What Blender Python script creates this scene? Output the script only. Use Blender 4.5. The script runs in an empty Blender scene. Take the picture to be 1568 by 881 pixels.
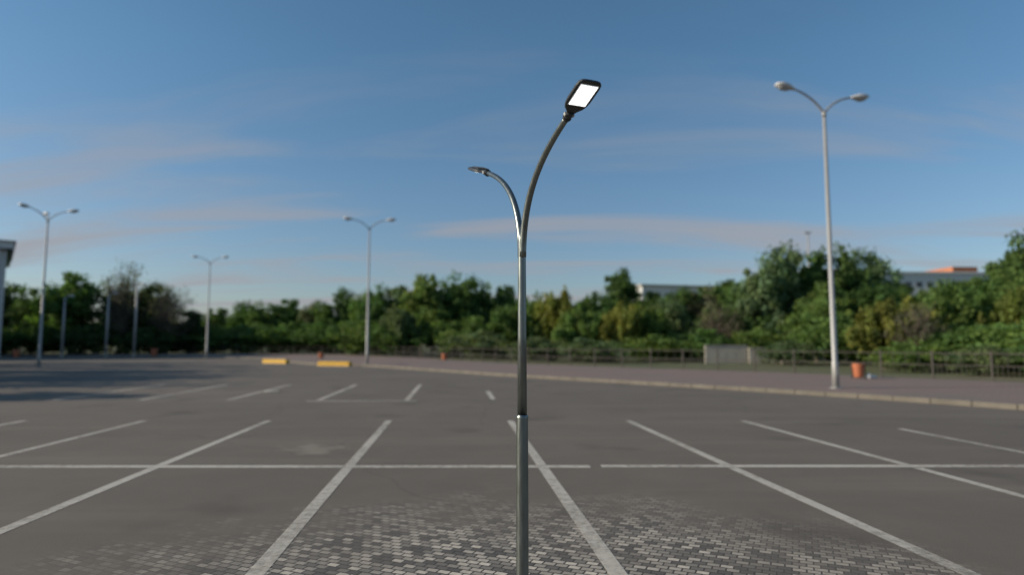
import bpy, math, random
import numpy as np
from mathutils import Vector, noise, Matrix
random.seed(7); np.random.seed(7)
sc = bpy.context.scene
R = math.radians

# ---------------------------------------------------------------- node helpers
def new_mat(name):
    m = bpy.data.materials.new(name); m.use_nodes = True
    nt = m.node_tree
    return m, nt, nt.nodes['Principled BSDF'], nt.nodes['Material Output']
def N(nt, t, **kw):
    n = nt.nodes.new(t)
    for k, v in kw.items(): setattr(n, k, v)
    return n
def setin(n, d):
    for k, v in d.items(): n.inputs[k].default_value = v
def L(nt, a, b): nt.links.new(a, b)
def noise_n(nt, vec, scale, detail=4, rough=.55, dist=0):
    n = N(nt, 'ShaderNodeTexNoise'); setin(n, {'Scale': scale, 'Detail': detail, 'Roughness': rough, 'Distortion': dist})
    if vec is not None: L(nt, vec, n.inputs['Vector'])
    return n.outputs['Fac']
def maprange(nt, v, a, b, c, d, smooth=False):
    n = N(nt, 'ShaderNodeMapRange'); setin(n, {1: a, 2: b, 3: c, 4: d})
    if smooth: n.interpolation_type = 'SMOOTHSTEP'
    L(nt, v, n.inputs[0]); return n.outputs[0]
def math_n(nt, op, a, b=None):
    n = N(nt, 'ShaderNodeMath', operation=op)
    for i, x in enumerate((a, b)):
        if x is None: continue
        if isinstance(x, (int, float)): n.inputs[i].default_value = x
        else: L(nt, x, n.inputs[i])
    return n.outputs[0]
def mix(nt, f, a, b, mode='MIX'):
    n = N(nt, 'ShaderNodeMix', data_type='RGBA', blend_type=mode)
    for i, x in ((0, f), (6, a), (7, b)):
        if isinstance(x, (int, float)): n.inputs[i].default_value = x
        elif isinstance(x, tuple): n.inputs[i].default_value = (*x, 1) if len(x) == 3 else x
        else: L(nt, x, n.inputs[i])
    return n.outputs[2]
def objvec(nt, rot=0, scale=(1, 1, 1)):
    tc = N(nt, 'ShaderNodeTexCoord'); mp = N(nt, 'ShaderNodeMapping')
    mp.inputs['Rotation'].default_value = (0, 0, rot); mp.inputs['Scale'].default_value = scale
    L(nt, tc.outputs['Object'], mp.inputs['Vector']); return mp.outputs[0]
def bump(nt, h, bs, strength=.3, dist=.01):
    b = N(nt, 'ShaderNodeBump'); setin(b, {'Strength': strength, 'Distance': dist})
    L(nt, h, b.inputs['Height']); L(nt, b.outputs[0], bs.inputs['Normal'])

def simple_mat(name, col, rough=.6, metal=0, var=.15, vscale=3.0, bmp=0):
    m, nt, bs, out = new_mat(name)
    v = objvec(nt); f = noise_n(nt, v, vscale, 6)
    c = mix(nt, f, tuple(x*(1-var) for x in col), tuple(min(1, x*(1+var)) for x in col))
    L(nt, c, bs.inputs['Base Color']); setin(bs, {'Roughness': rough, 'Metallic': metal})
    if bmp: bump(nt, noise_n(nt, v, vscale*6, 4), bs, bmp)
    return m

# ---------------------------------------------------------------- materials
def asphalt_mat():
    m, nt, bs, out = new_mat('asphalt')
    v = objvec(nt)
    big = noise_n(nt, v, .12, 5, .6, .4); mid = noise_n(nt, v, .9, 6, .65); fine = noise_n(nt, v, 70, 3, .7)
    stretched = noise_n(nt, objvec(nt, R(8), (.08, .9, 1)), 1.0, 5, .6, .3)
    c = mix(nt, maprange(nt, big, .3, .7, 0, 1), (.112, .096, .079), (.158, .137, .113))
    c = mix(nt, maprange(nt, mid, .35, .7, 0, .6), c, (.098, .085, .071))
    c = mix(nt, maprange(nt, stretched, .52, .72, 0, .55), c, (.180, .157, .129))
    c = mix(nt, maprange(nt, fine, .35, .7, 0, .4), c, (.20, .175, .147))
    st = noise_n(nt, v, .55, 3, .45, .2)
    c = mix(nt, maprange(nt, st, .60, .74, 0, .5), c, (.060, .052, .045))
    # small pale patch with a ragged edge, mixed into the asphalt colour
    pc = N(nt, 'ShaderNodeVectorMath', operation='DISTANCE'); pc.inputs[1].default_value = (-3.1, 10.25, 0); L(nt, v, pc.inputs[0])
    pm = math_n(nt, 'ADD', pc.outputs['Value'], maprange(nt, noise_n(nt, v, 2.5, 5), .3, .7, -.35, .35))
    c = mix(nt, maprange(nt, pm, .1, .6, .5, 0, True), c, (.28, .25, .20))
    # fine hairline cracks
    dv = N(nt, 'ShaderNodeVectorMath', operation='ADD')
    nz = N(nt, 'ShaderNodeTexNoise'); setin(nz, {'Scale': .8, 'Detail': 5.0}); L(nt, v, nz.inputs['Vector'])
    L(nt, v, dv.inputs[0]); L(nt, nz.outputs['Color'], dv.inputs[1])
    vo = N(nt, 'ShaderNodeTexVoronoi', feature='DISTANCE_TO_EDGE'); setin(vo, {'Scale': .13}); L(nt, dv.outputs[0], vo.inputs['Vector'])
    cr = maprange(nt, vo.outputs[0], .0, .005, .2, 0)
    c = mix(nt, cr, c, (.05, .044, .038))
    # stone setts around the foot of the lamp, dusted over toward the rim
    bv = objvec(nt, R(24))
    br = N(nt, 'ShaderNodeTexBrick'); br.offset = .5; br.squash = 1
    setin(br, {'Scale': 1.0, 'Mortar Size': .007, 'Mortar Smooth': .25, 'Brick Width': .098, 'Row Height': .068, 'Bias': -.1,
               'Color1': (.10, .09, .078, 1), 'Color2': (.74, .66, .54, 1), 'Mortar': (.032, .029, .025, 1)})
    L(nt, bv, br.inputs['Vector'])
    stone = mix(nt, maprange(nt, noise_n(nt, v, 25, 5), .3, .7, 0, .4), br.outputs['Color'], (.14, .123, .105))
    cen = N(nt, 'ShaderNodeVectorMath', operation='DISTANCE'); cen.inputs[1].default_value = (.1, 3.2, 0)
    L(nt, v, cen.inputs[0])
    dist = math_n(nt, 'ADD', cen.outputs['Value'], maprange(nt, noise_n(nt, v, 1.1, 5, .6), .3, .7, -.6, .6))
    mask = maprange(nt, dist, 1.5, 4.3, .95, 0, True)
    c = mix(nt, mask, c, stone)
    L(nt, c, bs.inputs['Base Color'])
    L(nt, maprange(nt, mask, 0, 1, .85, .6), bs.inputs['Roughness'])
    setin(bs, {'Specular IOR Level': .25})
    h = math_n(nt, 'ADD', math_n(nt, 'MULTIPLY', fine, .25),
               math_n(nt, 'MULTIPLY', math_n(nt, 'MULTIPLY', br.outputs['Fac'], -1.2), mask))
    bump(nt, h, bs, .5, .012)
    return m
def paint_mat(name, col, thr=.5):
    m, nt, bs, out = new_mat(name)
    v = objvec(nt)
    c = mix(nt, noise_n(nt, v, 4, 5), tuple(x*.75 for x in col), col)
    L(nt, c, bs.inputs['Base Color']); setin(bs, {'Roughness': .7})
    f1 = noise_n(nt, v, 9, 8, .75); f2 = noise_n(nt, v, .35, 4)
    f = math_n(nt, 'ADD', f1, math_n(nt, 'MULTIPLY', f2, .9))
    cover = maprange(nt, f, thr+.25, thr+.62, .10, .75)
    tr = N(nt, 'ShaderNodeBsdfTransparent'); mx = N(nt, 'ShaderNodeMixShader')
    L(nt, cover, mx.inputs[0]); L(nt, tr.outputs[0], mx.inputs[1]); L(nt, bs.outputs[0], mx.inputs[2])
    L(nt, mx.outputs[0], out.inputs[0]); return m
def sidewalk_mat():
    m, nt, bs, out = new_mat('sidewalk_paving')
    v = objvec(nt, R(38))
    br = N(nt, 'ShaderNodeTexBrick'); setin(br, {'Scale': 1.0, 'Mortar Size': .008, 'Brick Width': .4, 'Row Height': .2,
        'Color1': (.225, .155, .13, 1), 'Color2': (.19, .138, .117, 1), 'Mortar': (.11, .09, .075, 1)})
    L(nt, v, br.inputs['Vector'])
    c = mix(nt, maprange(nt, noise_n(nt, v, .3, 5), .38, .65, 0, .7), br.outputs[0], (.155, .130, .112))
    L(nt, c, bs.inputs['Base Color']); setin(bs, {'Roughness': .85})
    bump(nt, noise_n(nt, v, 30, 3), bs, .2); return m
def ground_mat():
    m, nt, bs, out = new_mat('grassland')
    v = objvec(nt)
    c = mix(nt, maprange(nt, noise_n(nt, v, .15, 6), .35, .65, 0, 1), (.070, .098, .028), (.130, .118, .06))
    c = mix(nt, maprange(nt, noise_n(nt, v, 3, 5), .4, .7, 0, .6), c, (.05, .075, .022))
    L(nt, c, bs.inputs['Base Color']); setin(bs, {'Roughness': .95}); bump(nt, noise_n(nt, v, 5, 6), bs, .8, .1); return m
def leaf_mat():
    m, nt, bs, out = new_mat('foliage')
    oi = N(nt, 'ShaderNodeObjectInfo'); at = N(nt, 'ShaderNodeAttribute', attribute_name='tint')
    c = mix(nt, 1.0, oi.outputs['Color'], at.outputs['Color'], 'MULTIPLY')
    L(nt, c, bs.inputs['Base Color']); setin(bs, {'Roughness': .7, 'Specular IOR Level': .15})
    tl = N(nt, 'ShaderNodeBsdfTranslucent'); c2 = mix(nt, 1.0, c, (1.15, 1.25, .65), 'MULTIPLY'); L(nt, c2, tl.inputs[0])
    mx = N(nt, 'ShaderNodeMixShader'); mx.inputs[0].default_value = .4
    L(nt, bs.outputs[0], mx.inputs[1]); L(nt, tl.outputs[0], mx.inputs[2]); L(nt, mx.outputs[0], out.inputs[0]); return m

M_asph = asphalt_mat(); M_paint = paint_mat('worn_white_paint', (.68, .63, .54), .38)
M_side = sidewalk_mat(); M_ground = ground_mat(); M_leaf = leaf_mat()
M_bark = simple_mat('bark', (.13, .105, .08), .9, 0, .4, 6)
M_kerb = simple_mat('kerb_concrete', (.155, .138, .112), .85, 0, .5, 1.4, .2)
M_yellow = simple_mat('yellow_paint', (.66, .38, .03), .6, 0, .25, 3)
M_steel = simple_mat('galvanised_steel', (.36, .36, .35), .55, .3, .15, 4)
M_lamphead = simple_mat('lamp_housing_grey', (.55, .55, .54), .45, .1, .06, 4)
M_glass = simple_mat('lamp_cover_glass', (.35, .36, .36), .2, 0, .05, 4)
M_fence = simple_mat('fence_metal', (.060, .053, .045), .8, .0, .3, 3)
M_orange = simple_mat('orange_plastic', (.46, .15, .07), .6, 0, .2, 3)
M_white = simple_mat('white_plastic', (.7, .7, .68), .5, 0, .1, 6)
M_conc = simple_mat('concrete', (.38, .35, .30), .9, 0, .3, .8, .2)
M_panel = simple_mat('facade_panel', (.60, .60, .58), .5, 0, .06, .5)
M_dark = simple_mat('dark_window', (.04, .05, .06), .12, 0, .2, 1)
M_roof = simple_mat('terracotta_roof', (.40, .15, .07), .7, 0, .2, .5)

# ---------------------------------------------------------------- mesh builder
class MB:
    def __init__(s): s.v = []; s.f = []; s.m = []; s.mats = []; s.sm = []
    def mi(s, mat):
        if mat not in s.mats: s.mats.append(mat)
        return s.mats.index(mat)
    def face(s, idx, mat, smooth=False): s.f.append(idx); s.m.append(s.mi(mat)); s.sm.append(smooth)
    def box(s, c, size, mat, M=None):
        b = len(s.v); hx, hy, hz = [a/2 for a in size]
        for dx, dy, dz in ((-1,-1,-1),(1,-1,-1),(1,1,-1),(-1,1,-1),(-1,-1,1),(1,-1,1),(1,1,1),(-1,1,1)):
            p = Vector((dx*hx, dy*hy, dz*hz))
            if M: p = M @ p
            s.v.append(p+Vector(c))
        for q in ((0,3,2,1),(4,5,6,7),(0,1,5,4),(1,2,6,5),(2,3,7,6),(3,0,4,7)): s.face([b+i for i in q], mat)
    def tube(s, pts, rad, mat, n=12, caps=True, flat=None):
        pts = [Vector(p) for p in pts]; base = len(s.v); k = len(pts)
        prev = None
        for i, p in enumerate(pts):
            t = (pts[min(i+1, k-1)]-pts[max(i-1, 0)]).normalized()
            if prev is None:
                a = Vector((1, 0, 0)) if abs(t.x) < .8 else Vector((0, 1, 0)); u = t.cross(a).normalized()
            else: u = (prev - t*prev.dot(t)).normalized()
            prev = u; w = t.cross(u)
            r = rad[i] if isinstance(rad, (list, tuple)) else rad
            for j in range(n):
                an = 2*math.pi*j/n; s.v.append(p+u*math.cos(an)*r+w*math.sin(an)*r)
        for i in range(k-1):
            for j in range(n):
                a = base+i*n+j; b = base+i*n+(j+1) % n
                s.face([a, b, b+n, a+n], mat, True)
        if caps:
            s.face([base+j for j in range(n)][::-1], mat); s.face([base+(k-1)*n+j for j in range(n)], mat)
    def ellipsoid(s, c, rx, ry, rz, mat, M=None, nu=12, nv=8):
        b = len(s.v)
        for i in range(nv+1):
            ph = math.pi*i/nv
            for j in range(nu):
                th = 2*math.pi*j/nu
                p = Vector((rx*math.sin(ph)*math.cos(th), ry*math.sin(ph)*math.sin(th), rz*math.cos(ph)))
                if M: p = M @ p
                s.v.append(p+Vector(c))
        for i in range(nv):
            for j in range(nu):
                a = b+i*nu+j; d = b+i*nu+(j+1) % nu; s.face([a, a+nu, d+nu, d], mat, True)
    def obj(s, name, loc=(0, 0, 0), parent=None, bevel=0):
        me = bpy.data.meshes.new(name); me.from_pydata([tuple(p) for p in s.v], [], s.f)
        for mt in s.mats: me.materials.append(mt)
        me.polygons.foreach_set('material_index', s.m); me.polygons.foreach_set('use_smooth', s.sm); me.update()
        o = bpy.data.objects.new(name, me); o.location = loc; sc.collection.objects.link(o)
        if parent: o.parent = parent
        if bevel:
            bv = o.modifiers.new('b', 'BEVEL'); bv.width = bevel; bv.segments = 2; bv.limit_method = 'ANGLE'
        return o
def empty(name, loc=(0, 0, 0)):
    o = bpy.data.objects.new(name, None); o.location = loc; sc.collection.objects.link(o); o.empty_display_size = .2; return o
def bez(p0, p1, p2, p3, n):
    out = []
    for i in range(n+1):
        t = i/n; a = (1-t)**3; b = 3*t*(1-t)**2; c = 3*t*t*(1-t); d = t**3
        out.append(tuple(a*p0[k]+b*p1[k]+c*p2[k]+d*p3[k] for k in range(len(p0))))
    return out
def catmull(P, n=6):
    out = []; Q = [P[0]]+P+[P[-1]]
    for i in range(1, len(Q)-2):
        p0, p1, p2, p3 = [np.array(q, float) for q in Q[i-1:i+3]]
        for k in range(n):
            t = k/n
            out.append(tuple(.5*((2*p1)+(-p0+p2)*t+(2*p0-5*p1+4*p2-p3)*t*t+(-p0+3*p1-3*p2+p3)*t**3)))
    out.append(tuple(P[-1])); return out

# ---------------------------------------------------------------- terrain
def ss(x, a, b):
    t = max(0, min(1, (x-a)/(b-a))); return t*t*(3-2*t)
def hill(x, y):
    z = 15.5*ss(y, 105, 185)*ss(x/max(y, 1), .05, .36)
    z += 6*ss(y, 250, 420)+noise.noise(Vector((x*.008, y*.008, 0)))*10*ss(y, 150, 400)
    return z-.03
mb = MB(); xs = list(range(-900, 901, 12)); ys = list(range(-150, 1500, 12))
for y in ys:
    for x in xs: mb.v.append(Vector((x, y, hill(x, y))))
w = len(xs)
for j in range(len(ys)-1):
    for i in range(w-1): mb.face([j*w+i, j*w+i+1, (j+1)*w+i+1, (j+1)*w+i], M_ground, True)
mb.obj('ground')

K = [(34, -14), (22, 3), (16, 11.2), (12.7, 16.1), (10.1, 20), (5.6, 25.6), (.5, 31.5), (-5.2, 39.2), (-10.2, 46), (-15, 49.6), (-20, 57), (-30, 72), (-75, 86), (-130, 92)]
F = [(43, -8), (31.4, 10), (25.4, 18.2), (21.8, 23.4), (18.6, 28.2), (14.3, 34.6), (8, 41), (.8, 49), (-5.5, 60), (-10, 70), (-17, 80), (-28, 92), (-75, 97), (-130, 100)]
Kc = catmull(K, 8); Fc = catmull(F, 8)
mb = MB()
mb.v = [Vector((x, y, 0)) for x, y in Kc]+[Vector((-130, -60, 0)), Vector((34, -60, 0))]
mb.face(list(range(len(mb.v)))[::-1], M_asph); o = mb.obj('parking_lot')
if o.data.polygons[0].normal.z < 0: o.data.flip_normals()
# sidewalk
mb = MB(); n = len(Kc)
def off(P, d):
    out = []
    for i in range(len(P)):
        a = np.array(P[max(i-1, 0)]); b = np.array(P[min(i+1, len(P)-1)]); t = (b-a)/np.linalg.norm(b-a)
        out.append((P[i][0]+t[1]*d, P[i][1]-t[0]*d))
    return out
Kin = off(Kc, .15)
for a, b in zip(Kin, Fc): mb.v += [Vector((a[0], a[1], .118)), Vector((b[0], b[1], .118))]
for i in range(n-1): mb.face([2*i, 2*i+1, 2*i+3, 2*i+2], M_side)
mb.obj('sidewalk')
def kerbstones():
    mb = MB(); pts = [np.array(p) for p in off(Kc, .08)]
    acc = [0]
    for a, b in zip(pts[:-1], pts[1:]): acc.append(acc[-1]+np.linalg.norm(b-a))
    def at(s):
        i = max(0, min(len(pts)-2, int(np.searchsorted(acc, s))-1)); f = (s-acc[i])/(acc[i+1]-acc[i]); return pts[i]*(1-f)+pts[i+1]*f
    s = 0; rg = random.Random(5)
    while s < acc[-1]-1.2:
        a = at(s); b = at(s+.985); d = b-a; M = Matrix.Rotation(math.atan2(d[1], d[0])+rg.uniform(-.008, .008), 3, 'Z'); c = (a+b)/2
        mb.box((c[0], c[1], .055+rg.uniform(-.006, .006)), (.985, .155, .16), M_kerb, M); s += 1.0
    mb.obj('kerb', bevel=.012)
kerbstones()
def yblock(cx, cy, ang, ln):
    mb = MB(); M = Matrix.Rotation(ang, 3, 'Z')
    mb.box((cx, cy, .17), (ln, .42, .34), M_yellow, M)
    mb.box((cx, cy, .02), (ln+.1, .55, .05), M_conc, M)
    mb.obj('yellow_kerb_barrier', bevel=.04)
yblock(-12.9, 46.9, R(160), 2.7); yblock(-19.5, 53.2, R(152), 2.7)

# ---------------------------------------------------------------- markings (one object)
mb = MB()
def mark(p, q, w, z=.004):
    p = Vector((*p, 0)); q = Vector((*q, 0)); d = (q-p).normalized(); s = Vector((-d.y, d.x, 0))*w/2
    b = len(mb.v)
    for a in (p-s, q-s, q+s, p+s): mb.v.append(Vector((a.x, a.y, z)))
    mb.face([b, b+1, b+2, b+3], M_paint)
X0 = [-15.1, -12.55, -9.98, -7.42, -4.76, -2.19, .41, 2.93, 5.38, 7.85, 10.3]
sl = -.087
for x0 in X0:
    yt = 13.9 if x0 < 6 else 12.6
    for a, b in ((3.6, 8.67), (8.87, yt)):
        if x0 > 9 and a > 8: continue
        mark((x0+sl*(a-8.77), a), (x0+sl*(b-8.77), b), .135)
mark((-20, 8.77), (1.05, 8.77), .18); mark((1.2, 8.80), (13.5, 8.82), .18)
for x0 in (-12.5, -9.98, -7.42, -4.76, -2.19, .35):
    a, b = 18.9, 26.0
    if x0 > 0: a, b = 19.2, 22.5
    mark((x0+sl*(a-8.77), a), (x0+sl*(b-8.77), b), .15)
mark((-5.9, 18.6), (-2.75, 18.65), .16)
mb.obj('parking_markings')

mb = MB()
for cx, cy, r in ((-8.3, 22.3, .33),):
    mb.tube([(cx, cy, -.01), (cx, cy, .012)], r, M_kerb, 24); mb.tube([(cx, cy, -.01), (cx, cy, .017)], r*.82, M_conc, 24)
mb.obj('manhole_cover')

# ---------------------------------------------------------------- main street lamp
def main_lamp():
    root = empty('street_lamp', (.066, 4.2, 0))
    m, nt, bs, out = new_mat('brushed_dark_steel')
    v = objvec(nt, 0, (1, 1, .15)); f = noise_n(nt, v, 60, 5)
    L(nt, mix(nt, f, (.145, .165, .158), (.235, .255, .245)), bs.inputs['Base Color'])
    setin(bs, {'Metallic': .9}); L(nt, maprange(nt, f, .3, .7, .27, .42), bs.inputs['Roughness'])
    hd = simple_mat('lamp_black_housing', (.055, .058, .06), .45, .5, .2, 30)
    em, nt2, bs2, o2 = new_mat('led_emitter'); setin(bs2, {'Base Color': (.9, .9, .88, 1), 'Emission Color': (1, .985, .95, 1), 'Emission Strength': 2.2})
    em2, nt3, bs3, o3 = new_mat('led_diffuser'); setin(bs3, {'Base Color': (.4, .4, .4, 1), 'Emission Color': (.9, .95, 1, 1), 'Emission Strength': .25})
    mb = MB()
    mb.tube([(0, 0, 0), (0, 0, 1.165), (0, 0, 1.175)], [.041, .038, .0375], m, 40, False)
    mb.tube([(0, 0, 1.17), (0, 0, 1.178), (0, 0, 1.19)], [.0405, .0405, .0335], m, 40, False)
    mb.tube([(0, 0, 1.186), (0, 0, 1.7), (0, 0, 2.33), (0, 0, 2.42)], [.0315, .0290, .0255, .022], m, 40)
    mb.obj('pole', parent=root)
    mb = MB()
    mb.tube([(0, 0, 0), (0, 0, .012), (0, 0, .016)], [.11, .11, .105], m, 32)
    mb.tube([(0, 0, .015), (0, 0, .10), (0, 0, .13)], [.058, .054, .042], m, 32)
    for k in range(4):
        a = k*math.pi/2+.78; mb.tube([(math.cos(a)*.085, math.sin(a)*.085, .012), (math.cos(a)*.085, math.sin(a)*.085, .034)], .010, M_steel, 6)
    mb.obj('base_flange', parent=root)
    d0 = Vector((.385, -.923, 0)).normalized()
    for k, sg in enumerate((1, -1)):
        d = d0*sg; side = Vector((-d.y, d.x, 0)); up = Vector((0, 0, 1))
        r0 = .012
        prof = bez((r0, 2.22), (r0+.01, 2.62), (.27, 2.815), (.66, 2.955), 28)
        mb = MB()
        mb.tube([d*r+up*z for r, z in prof], [.0235-.0055*i/28 for i in range(29)], m, 24)
        mb.obj('arm_%d' % (k+1), parent=root)
        tilt = math.atan2(prof[-1][1]-prof[-2][1], prof[-1][0]-prof[-2][0])
        ax = (d*math.cos(tilt)+up*math.sin(tilt)); nn = (up*math.cos(tilt)-d*math.sin(tilt))
        o = d*prof[-1][0]+up*prof[-1][1]
        Mx = Matrix((ax, side, nn)).transposed()
        mb = MB()
        mb.tube([o-ax*.02, o+ax*.045], .0225, hd, 20)
        mb.tube([o-ax*.008, o-ax*.002], .027, hd, 20)
        for sx in (-1, 1): mb.box(o+ax*.02+side*.024*sx, (.02, .012, .02), M_steel, Mx)
        h0 = o+ax*.03
        half = [(0, .020), (.02, .030), (.05, .057), (.078, .068), (.11, .073), (.225, .073), (.252, .069), (.268, .057), (.274, .038), (.275, .0)]
        outl = half+[(l, -w_) for l, w_ in half[::-1][1:]]
        def ring(sc_, z, shift=0.135):
            b = len(mb.v)
            for l, w_ in outl:
                l2 = shift+(l-shift)*sc_; mb.v.append(h0+ax*l2+side*w_*sc_+nn*z)
            return b
        rings = [ring(.955, -.010), ring(1, -.006), ring(1, .003), ring(.95, .011), ring(.72, .017)]
        K_ = len(outl)
        for a, b in zip(rings[:-1], rings[1:]):
            for j in range(K_): mb.face([a+j, a+(j+1) % K_, b+(j+1) % K_, b+j], hd, False)
        mb.face([rings[0]+j for j in range(K_)][::-1], hd); mb.face([rings[-1]+j for j in range(K_)], hd)
        for j in range(7):
            mb.box(h0+ax*.14+side*(-.042+.014*j)+nn*.020, (.14, .003, .010), hd, Mx)
        mb.obj('lamp_head_%d' % (k+1), parent=root)
        mb = MB()
        mb.box(h0+ax*.165+nn*(-.0105), (.166, .110, .0025), em2, Mx)
        for i in range(5):
            for j in range(3):
                mb.box(h0+ax*(.165-.064+.032*i)+side*(-.035+.035*j)+nn*(-.0125), (.0275, .0305, .002), em, Mx)
        mb.obj('led_panel_%d' % (k+1), parent=root)
main_lamp()

# ---------------------------------------------------------------- car-park lamps
def park_lamp(x, y, H, ang, arms=2, z0=.118, s=1.0, reach=1.7):
    mb = MB()
    mb.tube([(0, 0, 0), (0, 0, .9), (0, 0, .92), (0, 0, H)], [.115*s, .108*s, .095*s, .055*s], M_steel, 16)
    mb.tube([(0, 0, 0), (0, 0, .03)], .2*s, M_steel, 16)
    mb.box((0, -.1*s, .6), (.09, .05, .3), M_steel)
    mb.tube([(0, 0, H-.15), (0, 0, H+.06)], .075*s, M_steel, 14)
    for k in range(arms):
        a = ang+k*2*math.pi/arms; d = Vector((math.cos(a), math.sin(a), 0)); up = Vector((0, 0, 1))
        pr = bez((0, H-.03), (.18*reach, H+.36), (.42*reach, H+.60), (.72*reach, H+.70), 12)
        mb.tube([d*r+up*z for r, z in pr], [.045-.010*i/12 for i in range(13)], M_steel, 10)
        side = Vector((-d.y, d.x, 0)); tl = R(7); ax = d*math.cos(tl)+up*math.sin(tl); nn = up*math.cos(tl)-d*math.sin(tl)
        o = d*.72*reach+up*(H+.70); Mx = Matrix((ax, side, nn)).transposed()
        st = [(0, .045, .045), (.1, .08, .07), (.22, .14, .11), (.42, .20, .14), (.62, .195, .125), (.76, .14, .08), (.80, .07, .04)]
        bas = []
        for l, w_, h in st:
            bas.append(len(mb.v))
            for j in range(14):
                th = 2*math.pi*j/14; zz = math.sin(th)*h*(1 if math.sin(th) > 0 else .55)
                mb.v.append(o+ax*l+side*math.cos(th)*w_+nn*zz)
        for p, q in zip(bas[:-1], bas[1:]):
            for j in range(14): mb.face([p+j, p+(j+1) % 14, q+(j+1) % 14, q+j], M_lamphead, True)
        mb.face([bas[-1]+j for j in range(14)], M_lamphead); mb.face([bas[0]+j for j in range(14)][::-1], M_lamphead)
        mb.ellipsoid(o+ax*.48-nn*.06, .24, .14, .08, M_glass, Mx)
    return mb.obj('parking_lot_lamp', (x, y, z0))
park_lamp(11.13, 22.2, 9.75, math.atan2(1.1, 3.47))
park_lamp(-11.15, 49.5, 10.5, R(8))
park_lamp(-33.8, 46, 10.6, R(10), 3, 0)
park_lamp(-34.2, 72, 10.6, R(5))
def post(x, y, H, kind='post'):
    mb = MB(); mb.tube([(0, 0, 0), (0, 0, H)], [.14, .09], M_steel, 10)
    mb.tube([(-.0, 0, H), (.5, 0, H+.12)], .05, M_steel, 8); mb.ellipsoid((.75, 0, H+.14), .38, .16, .1, M_lamphead)
    mb.tube([(0, 0, 0), (0, 0, .3)], .2, M_conc, 10)
    mb.obj('lamp_post', (x, y, 0.1))
post(-52.5, 75, 7.0); post(-48, 76, 7.4); post(-43.5, 74, 8.3)

# ---------------------------------------------------------------- fence
def fence(P, name='railing_fence', zb=.118, H=1.15):
    mb = MB()
    pts = [np.array(p) for p in P]; seg = []; acc = 0
    for a, b in zip(pts[:-1], pts[1:]): seg.append((acc, a, b)); acc += np.linalg.norm(b-a)
    def at(s):
        for s0, a, b in seg[::-1]:
            if s >= s0:
                l = np.linalg.norm(b-a); return a+(b-a)*min(1, (s-s0)/l)
        return pts[0]
    np_ = int(acc/2.2)
    for i in range(np_):
        a = at(i*2.2); b = at((i+1)*2.2); d = b-a; ang = math.atan2(d[1], d[0]); M = Matrix.Rotation(ang, 3, 'Z'); ln = float(np.linalg.norm(d))
        mb.box((a[0], a[1], zb+H/2+.04), (.07, .07, H+.08), M_fence, M)
        c = (a+b)/2
        for z in (.12, .62, H-.03): mb.box((c[0], c[1], zb+z), (ln-.07, .03, .035), M_fence, M)
        if c[1] < 75:
            for k in range(1, 12):
                q = a+d*k/12; mb.box((q[0], q[1], zb+.37), (.016, .016, .46), M_fence, M)
            for k in (3, 6, 9):
                q = a+d*k/12; mb.box((q[0], q[1], zb+.87), (.016, .016, .46), M_fence, M)
    mb.obj(name)
fence([p for p in off(Fc, -.3) if p[1] > -6])

# ---------------------------------------------------------------- bins
def litter_bin(x, y, z=.118, s=1.0, bags=False):
    mb = MB()
    mb.tube([(0, 0, .05), (0, 0, .10), (0, 0, .56), (0, 0, .60)], [.17, .19, .24, .25], M_orange, 16)
    mb.tube([(0, 0, .60), (0, 0, .63)], [.262, .262], M_orange, 16)
    mb.tube([(0, 0, .631), (0, 0, .634)], .22, M_dark, 16)
    for sx in (-1, 1): mb.tube([(sx*.28, 0, 0), (sx*.28, 0, .72)], .02, M_fence, 8)
    mb.tube([(-.28, 0, .4), (.28, 0, .4)], .015, M_fence, 8)
    mb.v = [v*s for v in mb.v]
    mb.obj('litter_bin', (x, y, z))
    if bags:
        mb = MB()
        for (dx, dy, r) in ((.40, -.1, .13), (.72, .05, .09)):
            b = len(mb.v); mb.ellipsoid((dx, dy, r*.75), r, r*.8, r*.85, M_white, None, 12, 8)
            for i in range(b, len(mb.v)): mb.v[i] = mb.v[i]+Vector((1, 1, 1))*noise.noise(mb.v[i]*9)*.05
            mb.tube([(dx, dy, r*1.4), (dx+.02, dy, r*1.9)], [.02, .045], M_white, 8)
        mb.obj('litter_bags', (x, y, z))
litter_bin(15.2, 28.3, s=1.05, bags=True); litter_bin(-6.1, 58, s=1.0); litter_bin(-19, 64, s=1.0); litter_bin(-42.8, 77, s=1.5); litter_bin(-57, 74, z=0, s=1.5)

# ---------------------------------------------------------------- left building
def supermarket():
    root = empty('retail_building', (-59.7, 75, 0)); root.rotation_euler = (0, 0, R(39))
    mb = MB(); mb.box((-20, 11, 6.4), (40, 22, 12.8), M_panel); mb.obj('walls', parent=root)
    mb = MB(); mb.box((-20, 10.6, 13.2), (41.2, 23.2, .8), M_panel); mb.box((-20, 10.6, 13.66), (41.6, 23.6, .12), M_conc)
    mb.box((-20, 10.6, 12.72), (40.8, 22.8, .14), M_dark); mb.obj('roof_fascia', parent=root)
    mb = MB()
    for k in range(1, 14): mb.box((-20, -.012, .9*k), (40, .02, .035), M_steel); mb.box((.012, 11, .9*k), (.02, 22, .035), M_steel)
    for k in range(1, 10): mb.box((-4*k, -.014, 6.4), (.04, .02, 12.6), M_steel)
    mb.obj('panel_joints', parent=root)
    mb = MB()
    for k in range(1, 8): mb.box((-4*k-2, -.03, 2.0), (2.8, .03, 3.0), M_dark); mb.box((-4*k-2, -.03, 8.6), (2.8, .03, 1.3), M_dark)
    mb.obj('windows', parent=root)
    mb = MB()
    for k in (0, 1, 2): mb.box((-.9-9*k, -.9, 6.3), (.5, .5, 12.6), M_panel)
    mb.obj('columns', parent=root)
supermarket()

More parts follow.
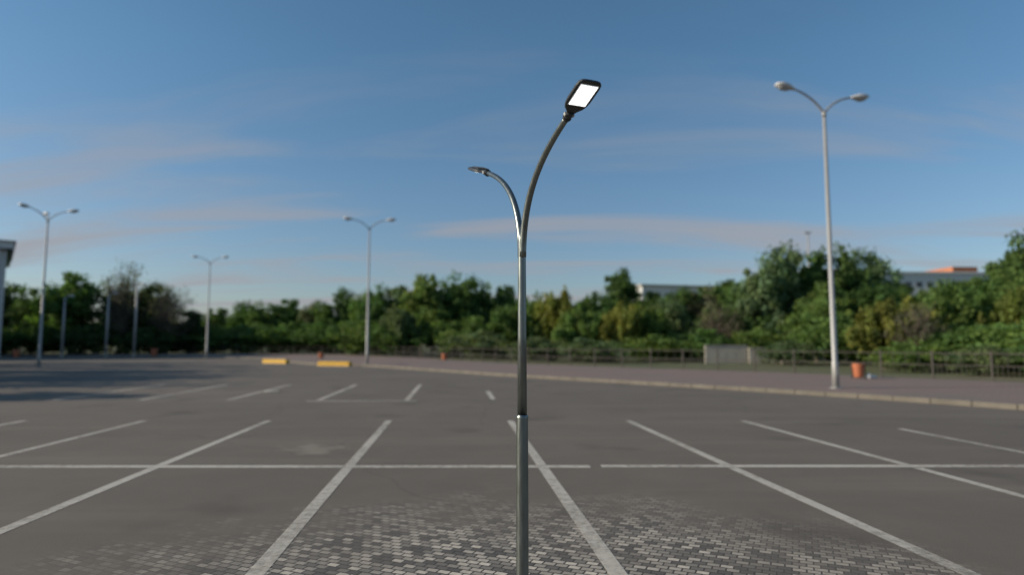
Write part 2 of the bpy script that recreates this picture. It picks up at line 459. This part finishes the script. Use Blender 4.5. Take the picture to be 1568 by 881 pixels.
def hill_building(name, x, y, z, lx, ly, h, rot, roofmat, storeys=2, orange=None):
    root = empty(name, (x, y, z)); root.rotation_euler = (0, 0, rot)
    mb = MB(); mb.box((0, 0, h/2-3), (lx, ly, h+6), M_panel); mb.obj('walls', parent=root)
    mb = MB(); mb.box((0, 0, h+.25), (lx+.8, ly+.8, .5), roofmat)
    if orange: mb.box((orange, 0, h+1.2), (7, ly, 1.4), M_roof)
    mb.obj('roof', parent=root)
    mb = MB()
    for s_ in range(storeys):
        for k in range(int(lx/3)):
            mb.box((-lx/2+1.8+3*k, -ly/2-.02, 1.6+s_*3), (1.7, .05, 1.4), M_dark)
    mb.obj('windows', parent=root)
hill_building('long_white_building', 104, 178, 16.0, 58, 12, 4.6, R(3), M_white, 1, 19)
hill_building('grey_roofed_building', 56, 186, 13.3, 44, 10, 4.2, R(14), M_conc, 1)
hill_building('orange_roofed_house', 84, 172, 16.2, 9, 8, 4.6, R(4), M_roof, 1)
mb = MB(); mb.tube([(0, 0, 0), (0, 0, 18.5)], [.3, .18], M_steel, 8); mb.box((0, 0, 18.5), (1.6, .5, .3), M_steel); mb.obj('floodlight_mast', (71, 152, hill(71, 152)))
mb = MB()
for i, (a, b, h) in enumerate(((16.2, 19.7, 1.45), (19.8, 22.2, 1.25))):
    mb.box(((a+b)/2, 54-.2*i, h/2), (b-a, .2, h), M_conc)
    mb.box(((a+b)/2, 54-.2*i, h+.04), (b-a, .3, .08), M_conc)
mb.box((22.6, 53.5, .8), (.5, .5, 1.6), M_conc)
mb.obj('concrete_wall')

# ---------------------------------------------------------------- trees
def tree_mesh(name, seed, Rr, base, nclump, per, leaf, cr, kind='round', trunk=.2, bare=0, H=10):
    rng = np.random.default_rng(seed); mb = MB()
    ctr = np.array([0, 0, (base+H)/2]); hz = (H-base)/2
    C = []
    lean = rng.normal(0, .3, 2)
    while len(C) < nclump:
        d = rng.normal(size=3); d /= np.linalg.norm(d)
        lob = .78+.6*noise.noise(Vector(d*1.9)+Vector((seed*3.1, 0, 0)))+.3*noise.noise(Vector(d*4.5)+Vector((0, seed*2.3, 0)))
        r = rng.random()**(.40)
        p = d*r*lob
        wz = p[2]
        wid = 1.0
        if kind == 'round': wid = 1-.25*max(0, wz)
        if kind == 'oval': wid = 1-.45*abs(wz+.15)
        if kind == 'willow': wid = 1-.15*max(0, wz)
        q = ctr+np.array([p[0]*Rr*wid+lean[0]*wz, p[1]*Rr*wid+lean[1]*wz, wz*hz])
        if q[2] < .3: continue
        C.append(q)
    C = np.array(C)
    top = C[:, 2].max()+cr; C[:, 2] *= H/top
    nT = 7; tp = [Vector((lean[0]*.3*(i/nT)**2+rng.normal(0, .05), lean[1]*.3*(i/nT)**2+rng.normal(0, .05), H*.8*i/nT)) for i in range(nT+1)]
    tp[0] = Vector((0, 0, -.1))
    mb.tube(tp, [trunk*(1-.82*i/nT)*(1.25 if i == 0 else 1) for i in range(nT+1)], M_bark, 8)
    nl = 16 if not bare else 80
    for q in C[rng.permutation(len(C))[:nl]]:
        zt = min(max(q[2]*(.35+.3*rng.random()), H*.12), H*.7); k = zt/(H*.8)*nT; i = int(k); a = tp[i].lerp(tp[min(i+1, nT)], k-i)
        q = Vector(q); mid = a.lerp(q, .5)+Vector((0, 0, -.06*(q-a).length))+Vector(rng.normal(0, .18, 3))
        r0 = trunk*(1-.8*k/nT)*.5
        mb.tube([a, a.lerp(mid, .5), mid, mid.lerp(q, .5)+Vector(rng.normal(0, .1, 3)), q], [r0, r0*.75, r0*.5, r0*.35, .02], M_bark, 5, False)
        for _ in range(3 if not bare else 7):
            s_ = mid.lerp(q, rng.random()*.8); e = s_+Vector(rng.normal(0, .55, 3))+Vector((0, 0, .35)); mb.tube([s_, s_.lerp(e, .5)+Vector(rng.normal(0, .06, 3)), e], [.03, .02, .008], M_bark, 4, False)
    nb = len(mb.f)
    n = nclump*per
    cid = np.repeat(np.arange(nclump), per)
    crs = cr*(.6+.8*rng.random(nclump))
    offv = rng.normal(size=(n, 3)); offv /= np.linalg.norm(offv, axis=1)[:, None]
    rad = rng.random(n)**.5
    O = offv*rad[:, None]*crs[cid][:, None]; O[:, 2] *= .7
    if kind == 'willow': O[:, 2] -= rng.random(n)**1.3*1.7; O[:, :2] *= .8
    P = C[cid]+O; P[:, 2] = np.maximum(P[:, 2], .1)
    nrm = offv*.9+rng.normal(size=(n, 3))*.45+np.array([0, 0, .35]); nrm /= np.linalg.norm(nrm, axis=1)[:, None]
    ref = rng.normal(size=(n, 3))
    if kind == 'willow': ref = ref*.25+np.array([0, 0, 1.])
    t1 = np.cross(nrm, ref); t1 /= np.linalg.norm(t1, axis=1)[:, None]; t2 = np.cross(nrm, t1)
    sz = leaf*(.6+.8*rng.random(n))[:, None]
    asp = 2.2 if kind == 'willow' else 1.25
    a = t1*sz*.5; b = t2*sz*.5*asp
    V = np.stack([P-b, P+a*.9-b*.1, P+b, P-a*.9+b*.1], 1).reshape(-1, 3)
    base_i = len(mb.v)
    verts = [tuple(v) for v in mb.v]+V.tolist()
    faces = mb.f+(np.arange(n*4).reshape(-1, 4)+base_i).tolist()
    me = bpy.data.meshes.new(name); me.from_pydata(verts, [], faces)
    me.materials.append(M_bark); me.materials.append(M_leaf)
    mi = np.zeros(len(faces), int); mi[nb:] = 1; me.polygons.foreach_set('material_index', mi)
    ct = .70+.6*rng.random(nclump); yel = rng.random(nclump)
    tone = ct[cid]*(.8+.4*rng.random(n)); yl = yel[cid]*.6+rng.random(n)*.4
    col = np.stack([tone*(.82+.28*yl), tone, tone*(1.15-.3*yl), np.ones(n)], 1)
    full = np.ones((len(verts), 4)); full[base_i:] = np.repeat(col, 4, axis=0)
    at = me.color_attributes.new('tint', 'FLOAT_COLOR', 'POINT'); at.data.foreach_set('color', full.ravel())
    me.update(); return me
T = {
 'r1': tree_mesh('t_r1', 1, 4.6, 1.2, 170, 62, .31, 1.0),
 'r2': tree_mesh('t_r2', 2, 4.2, 1.6, 150, 62, .31, 1.0),
 'r3': tree_mesh('t_r3', 3, 5.0, .9, 180, 62, .33, 1.0),
 'o1': tree_mesh('t_o1', 4, 3.2, 1.0, 130, 62, .29, .9, 'oval'),
 'o2': tree_mesh('t_o2', 5, 3.4, .8, 130, 65, .29, .9, 'oval'),
 'w1': tree_mesh('t_w1', 6, 4.4, 1.8, 150, 75, .27, .8, 'willow'),
 'w2': tree_mesh('t_w2', 8, 4.0, 1.6, 140, 75, .27, .8, 'willow'),
 'b1': tree_mesh('t_b1', 9, 3.6, 2.0, 120, 9, .20, 1.1, 'round', .2, 1),
 's1': tree_mesh('t_s1', 10, 6.5, .0, 130, 65, .46, 1.5, 'round', .08),
 's2': tree_mesh('t_s2', 11, 7.0, .0, 130, 65, .44, 1.4, 'round', .08),
}
NAMES = {'r': 'deciduous_tree', 'o': 'poplar_tree', 'w': 'willow_tree', 'b': 'bare_tree', 's': 'shrub'}
G = (.108, .170, .046); G2 = (.085, .142, .042); GY = (.190, .205, .050); GL = (.138, .200, .054); GB = (.145, .145, .082); GD = (.064, .100, .038); GP = (.132, .178, .084)
def tree(k, x, y, h, w=None, col=G, z=None):
    o = bpy.data.objects.new(NAMES[k[0]], T[k]); sc.collection.objects.link(o)
    o.location = (x, y, (hill(x, y) if z is None else z)-.05)
    w = h if w is None else w
    o.scale = (w/10*random.uniform(.92, 1.08), w/10*random.uniform(.92, 1.08), h/10)
    o.rotation_euler = (0, 0, random.uniform(0, 6.28))
    j = random.uniform(.88, 1.14); o.color = (col[0]*j*random.uniform(.92, 1.08), col[1]*j, col[2]*j, 1)
for k, x, y, h, w, c in (
 ('r2', -82, 104, 12, 13, GD), ('r1', -73, 100, 11.8, 12, G2), ('r3', -66, 96, 13.2, 12, G), ('r1', -61, 102, 12, 11, GD), ('b1', -57.5, 94, 15.2, 12, GB),
 ('r2', -55, 98, 11.6, 9, GD), ('b1', -50.5, 94, 11.2, 10, GB), ('o1', -49, 98, 7.2, 9, GD), ('r3', -88, 98, 13, 14, G2), ('b1', -53, 97, 11.5, 10, GB),
 ('s1', -68, 93, 5, 8, G2), ('s2', -60, 92, 5, 8, GD), ('s1', -52, 92, 4.6, 7, GD), ('s2', -76, 94, 5, 8, G2),
 ('r1', -56, 116, 7.2, 9, G2), ('r3', -51, 112, 8.4, 8, G), ('r2', -46.5, 110, 9.4, 8, G2), ('r1', -42, 108, 9.2, 8, G), ('r3', -38, 110, 9.9, 9, G2), ('r2', -34, 108, 8.9, 7, GB), ('o2', -31, 106, 9.4, 9, G), ('r2', -27.5, 106, 11.4, 8, G2),
 ('s1', -47, 101, 5, 9, G), ('s2', -41, 100, 5.3, 9, G2), ('s1', -35, 99, 5.2, 9, GL), ('s2', -29, 97, 5.2, 9, G), ('s1', -23.5, 94, 5.5, 9, G2), ('s2', -53, 102, 4.3, 8, G),
 ('r2', -23, 100, 10.4, 8, G), ('r1', -19.5, 92, 10.8, 8, G2), ('o1', -16.2, 92, 10.6, 10, GP), ('r3', -12.6, 90, 12.2, 9, GL), ('r1', -9, 92, 12.5, 8.5, G), ('r2', -6, 90, 11.6, 8.5, G2), ('r1', -3.2, 94, 11.0, 8, GL), ('r3', -.6, 90, 10.5, 7, G2),
 ('s1', -19, 84, 5.2, 7, G), ('s2', -14.5, 80, 5.5, 7, G2), ('o2', -10, 80, 6.8, 8, GL), ('s2', -5.5, 77, 5.4, 7, G), ('r2', -1, 75, 6.4, 7, G2), ('w2', -13.8, 78, 7.0, 6, GP),
 ('w1', 2.6, 76, 7.8, 6.5, GL), ('w2', 5.6, 74, 8.8, 7, GY), ('w1', 8.6, 72, 8.2, 6.5, G), ('w1', 6.4, 64, 6.0, 6, GL), ('w2', 10.8, 64, 6.4, 6, GY), ('r1', 2.8, 84, 8.8, 8, G2), ('r2', 11.5, 84, 8.8, 7, G2),
 ('o2', 15.9, 92, 13.4, 11, G2), ('r3', 19.5, 90, 9.6, 8, G), ('r2', 22, 84, 9.4, 8, G2), ('r1', 25.5, 84, 9.8, 9, GB), ('r3', 29, 84, 9.8, 9, G), ('w1', 14.2, 66, 6.2, 6, GL), ('r2', 18, 72, 7.0, 7, GP), ('b1', 21, 66, 6.5, 8, GB), ('r1', 22.5, 68, 6.2, 7, G2), ('r3', 26, 70, 6.6, 8, GL), ('r3', 31, 80, 9.6, 9, G2),
 ('s1', 2.5, 60, 2.6, 5, GP), ('s2', 7, 57, 2.4, 5, GP), ('s1', 13, 59, 2.8, 5, GL), ('s2', 18.5, 63, 3.4, 6, G), ('s1', 24, 62, 3.6, 6, GL), ('s1', -3, 68, 3.4, 6, GP),
 ('r1', 26.3, 68, 11.6, 8, GP), ('r2', 29.4, 70, 13.2, 8.5, GP), ('r3', 33.8, 71, 12.6, 8, G), ('r1', 37, 71, 13.6, 9, G2), ('r2', 40.3, 73, 13.2, 9, GP), ('r3', 30.5, 62, 8.2, 7, G), ('r2', 34.4, 60, 7.8, 7, G2), ('r1', 27, 57, 6.0, 6.5, GL),
 ('s1', 21.6, 50, 2.2, 4, GP), ('s2', 26, 51, 4.2, 6, G),
 ('w1', 24.6, 42.5, 5.2, 5.6, GY), ('w2', 27.4, 44, 5.4, 5.6, GY), ('w1', 31, 46.5, 6.0, 6, GL), ('r2', 34, 49, 6.9, 6.5, GL), ('w2', 35.5, 44, 6.8, 6, GY), ('b1', 25.2, 40.2, 4.8, 5, GB),
 ('r3', 38.5, 52, 7.6, 7, G), ('r1', 49, 60, 12.8, 9, G2), ('r2', 43.5, 56, 8.8, 7, GL), ('r3', 42, 44, 7.2, 8, G), ('r1', 55, 56, 12, 10, G), ('r2', 48, 46, 9, 9, GL), ('r1', 50, 34, 9, 9, G2), ('r3', 46, 26, 8, 9, G),
 ('s1', 30, 36.5, 3.6, 6, GL), ('s2', 34, 34, 3.8, 6, G), ('s1', 27.5, 38.5, 3.0, 5, G), ('s2', 31.5, 29, 3.3, 5, GL), ('s1', 37, 28, 4, 6, G),
 ('s2', 23.4, 38, 2.0, 3.4, GL), ('s1', 27, 32.5, 2.0, 3.4, G), ('s1', 24.8, 33.6, 1.8, 3.2, GP), ('s2', 29, 26.5, 2.2, 3.6, G),
 ('r1', -40, 36, 11, 8, G), ('w2', -35, 28, 9.5, 8, G2), ('b1', -31, 24, 9, 9, G), ('r2', -28, 18.5, 7.5, 6, G), ('o1', -43, 43, 11, 9, G), ('b1', -34, 32, 10, 9, G), ('r2', -49, 50, 11, 10, G)):
    tree(k, x, y, h, w, c)
rng = random.Random(3)
for i in range(110):
    x = rng.uniform(10, 230); y = rng.uniform(120, 215)
    if 35 < x < 145 and 152 < y < 200: continue
    k = rng.choice(['r1', 'r2', 'r3', 's1', 's2']); h = rng.uniform(4.5, 7.5)
    if x > 135: h *= 1.3
    tree(k, x, y, h, h*1.35, rng.choice([G, G2, GL, GP, GD]))
for x, y, h in ((36, 150, 5), (41, 156, 5), (46, 150, 5.5), (52, 160, 5), (57, 166, 5.5), (62, 158, 5), (68, 163, 5), (80, 160, 4.5), (88, 163, 5), (95, 158, 5.5), (101, 165, 4.5), (110, 160, 5), (118, 166, 5), (126, 160, 5)):
    tree('r3', x, y, h, h*1.5, G)
for i in range(90):
    x = -260+i*4.2+rng.uniform(-2, 2); y = rng.uniform(125, 150)
    tree(rng.choice(['r1', 'r2', 'r3']), x, y, rng.uniform(7, 9), 12, rng.choice([G, G2, GD]))

# ---------------------------------------------------------------- sun and sky
S_EL = R(23); sunv = Vector((-1, -.12, 0)).normalized()*math.cos(S_EL)+Vector((0, 0, math.sin(S_EL)))
sd = bpy.data.lights.new('sun', 'SUN'); sd.energy = 4.9; sd.angle = R(.5); sd.color = (1, .87, .70)
so = bpy.data.objects.new('sun', sd); so.rotation_euler = (-sunv).to_track_quat('-Z', 'Y').to_euler(); so.location = (0, 0, 40); sc.collection.objects.link(so)
W = bpy.data.worlds.new('World'); sc.world = W; W.use_nodes = True; nt = W.node_tree; bg = nt.nodes['Background']
sky = N(nt, 'ShaderNodeTexSky', sky_type='NISHITA'); sky.sun_disc = False; sky.sun_elevation = S_EL
sky.sun_rotation = math.atan2(sunv.x, sunv.y) % (2*math.pi); sky.air_density = 1.0; sky.dust_density = .8; sky.ozone_density = 1.0
tc = N(nt, 'ShaderNodeTexCoord'); sp = N(nt, 'ShaderNodeSeparateXYZ'); L(nt, tc.outputs['Generated'], sp.inputs[0])
zz = math_n(nt, 'ADD', math_n(nt, 'MAXIMUM', sp.outputs[2], 0.0), .13)
cb = N(nt, 'ShaderNodeCombineXYZ'); L(nt, math_n(nt, 'DIVIDE', sp.outputs[0], zz), cb.inputs[0]); L(nt, math_n(nt, 'DIVIDE', sp.outputs[1], zz), cb.inputs[1])
mp = N(nt, 'ShaderNodeMapping'); mp.inputs['Rotation'].default_value = (0, 0, R(-12)); mp.inputs['Scale'].default_value = (.42, 1.5, 1); mp.inputs['Location'].default_value = (5.1, 1.4, 0)
L(nt, cb.outputs[0], mp.inputs[0])
c1 = noise_n(nt, mp.outputs[0], 1.1, 10, .56, .8)
fac = maprange(nt, c1, .45, .70, 0, .95, True)
hz = maprange(nt, sp.outputs[2], .08, .40, 1, .12)
fac = math_n(nt, 'MULTIPLY', fac, hz)
tint = mix(nt, maprange(nt, sp.outputs[2], 0, .40, 0, 1), (.78, .82, .98), (.70, 1.02, 1.16))
skyc = mix(nt, 1.0, sky.outputs[0], tint, 'MULTIPLY')
col = mix(nt, fac, skyc, (3.5, 3.5, 3.8))
L(nt, col, bg.inputs[0]); bg.inputs[1].default_value = .10

# ---------------------------------------------------------------- camera
cd = bpy.data.cameras.new('camera'); cam = bpy.data.objects.new('camera', cd); sc.collection.objects.link(cam)
cam.location = (0, 0, 1.65); cam.rotation_euler = (R(90+5.02), 0, 0); cd.sensor_width = 36; cd.lens = 22.5
cd.clip_start = .05; cd.clip_end = 3000
cd.dof.use_dof = True; cd.dof.focus_distance = 4.2; cd.dof.aperture_fstop = .72
sc.camera = cam
sc.view_settings.view_transform = 'Standard'; sc.view_settings.look = 'None'; sc.view_settings.exposure = 0
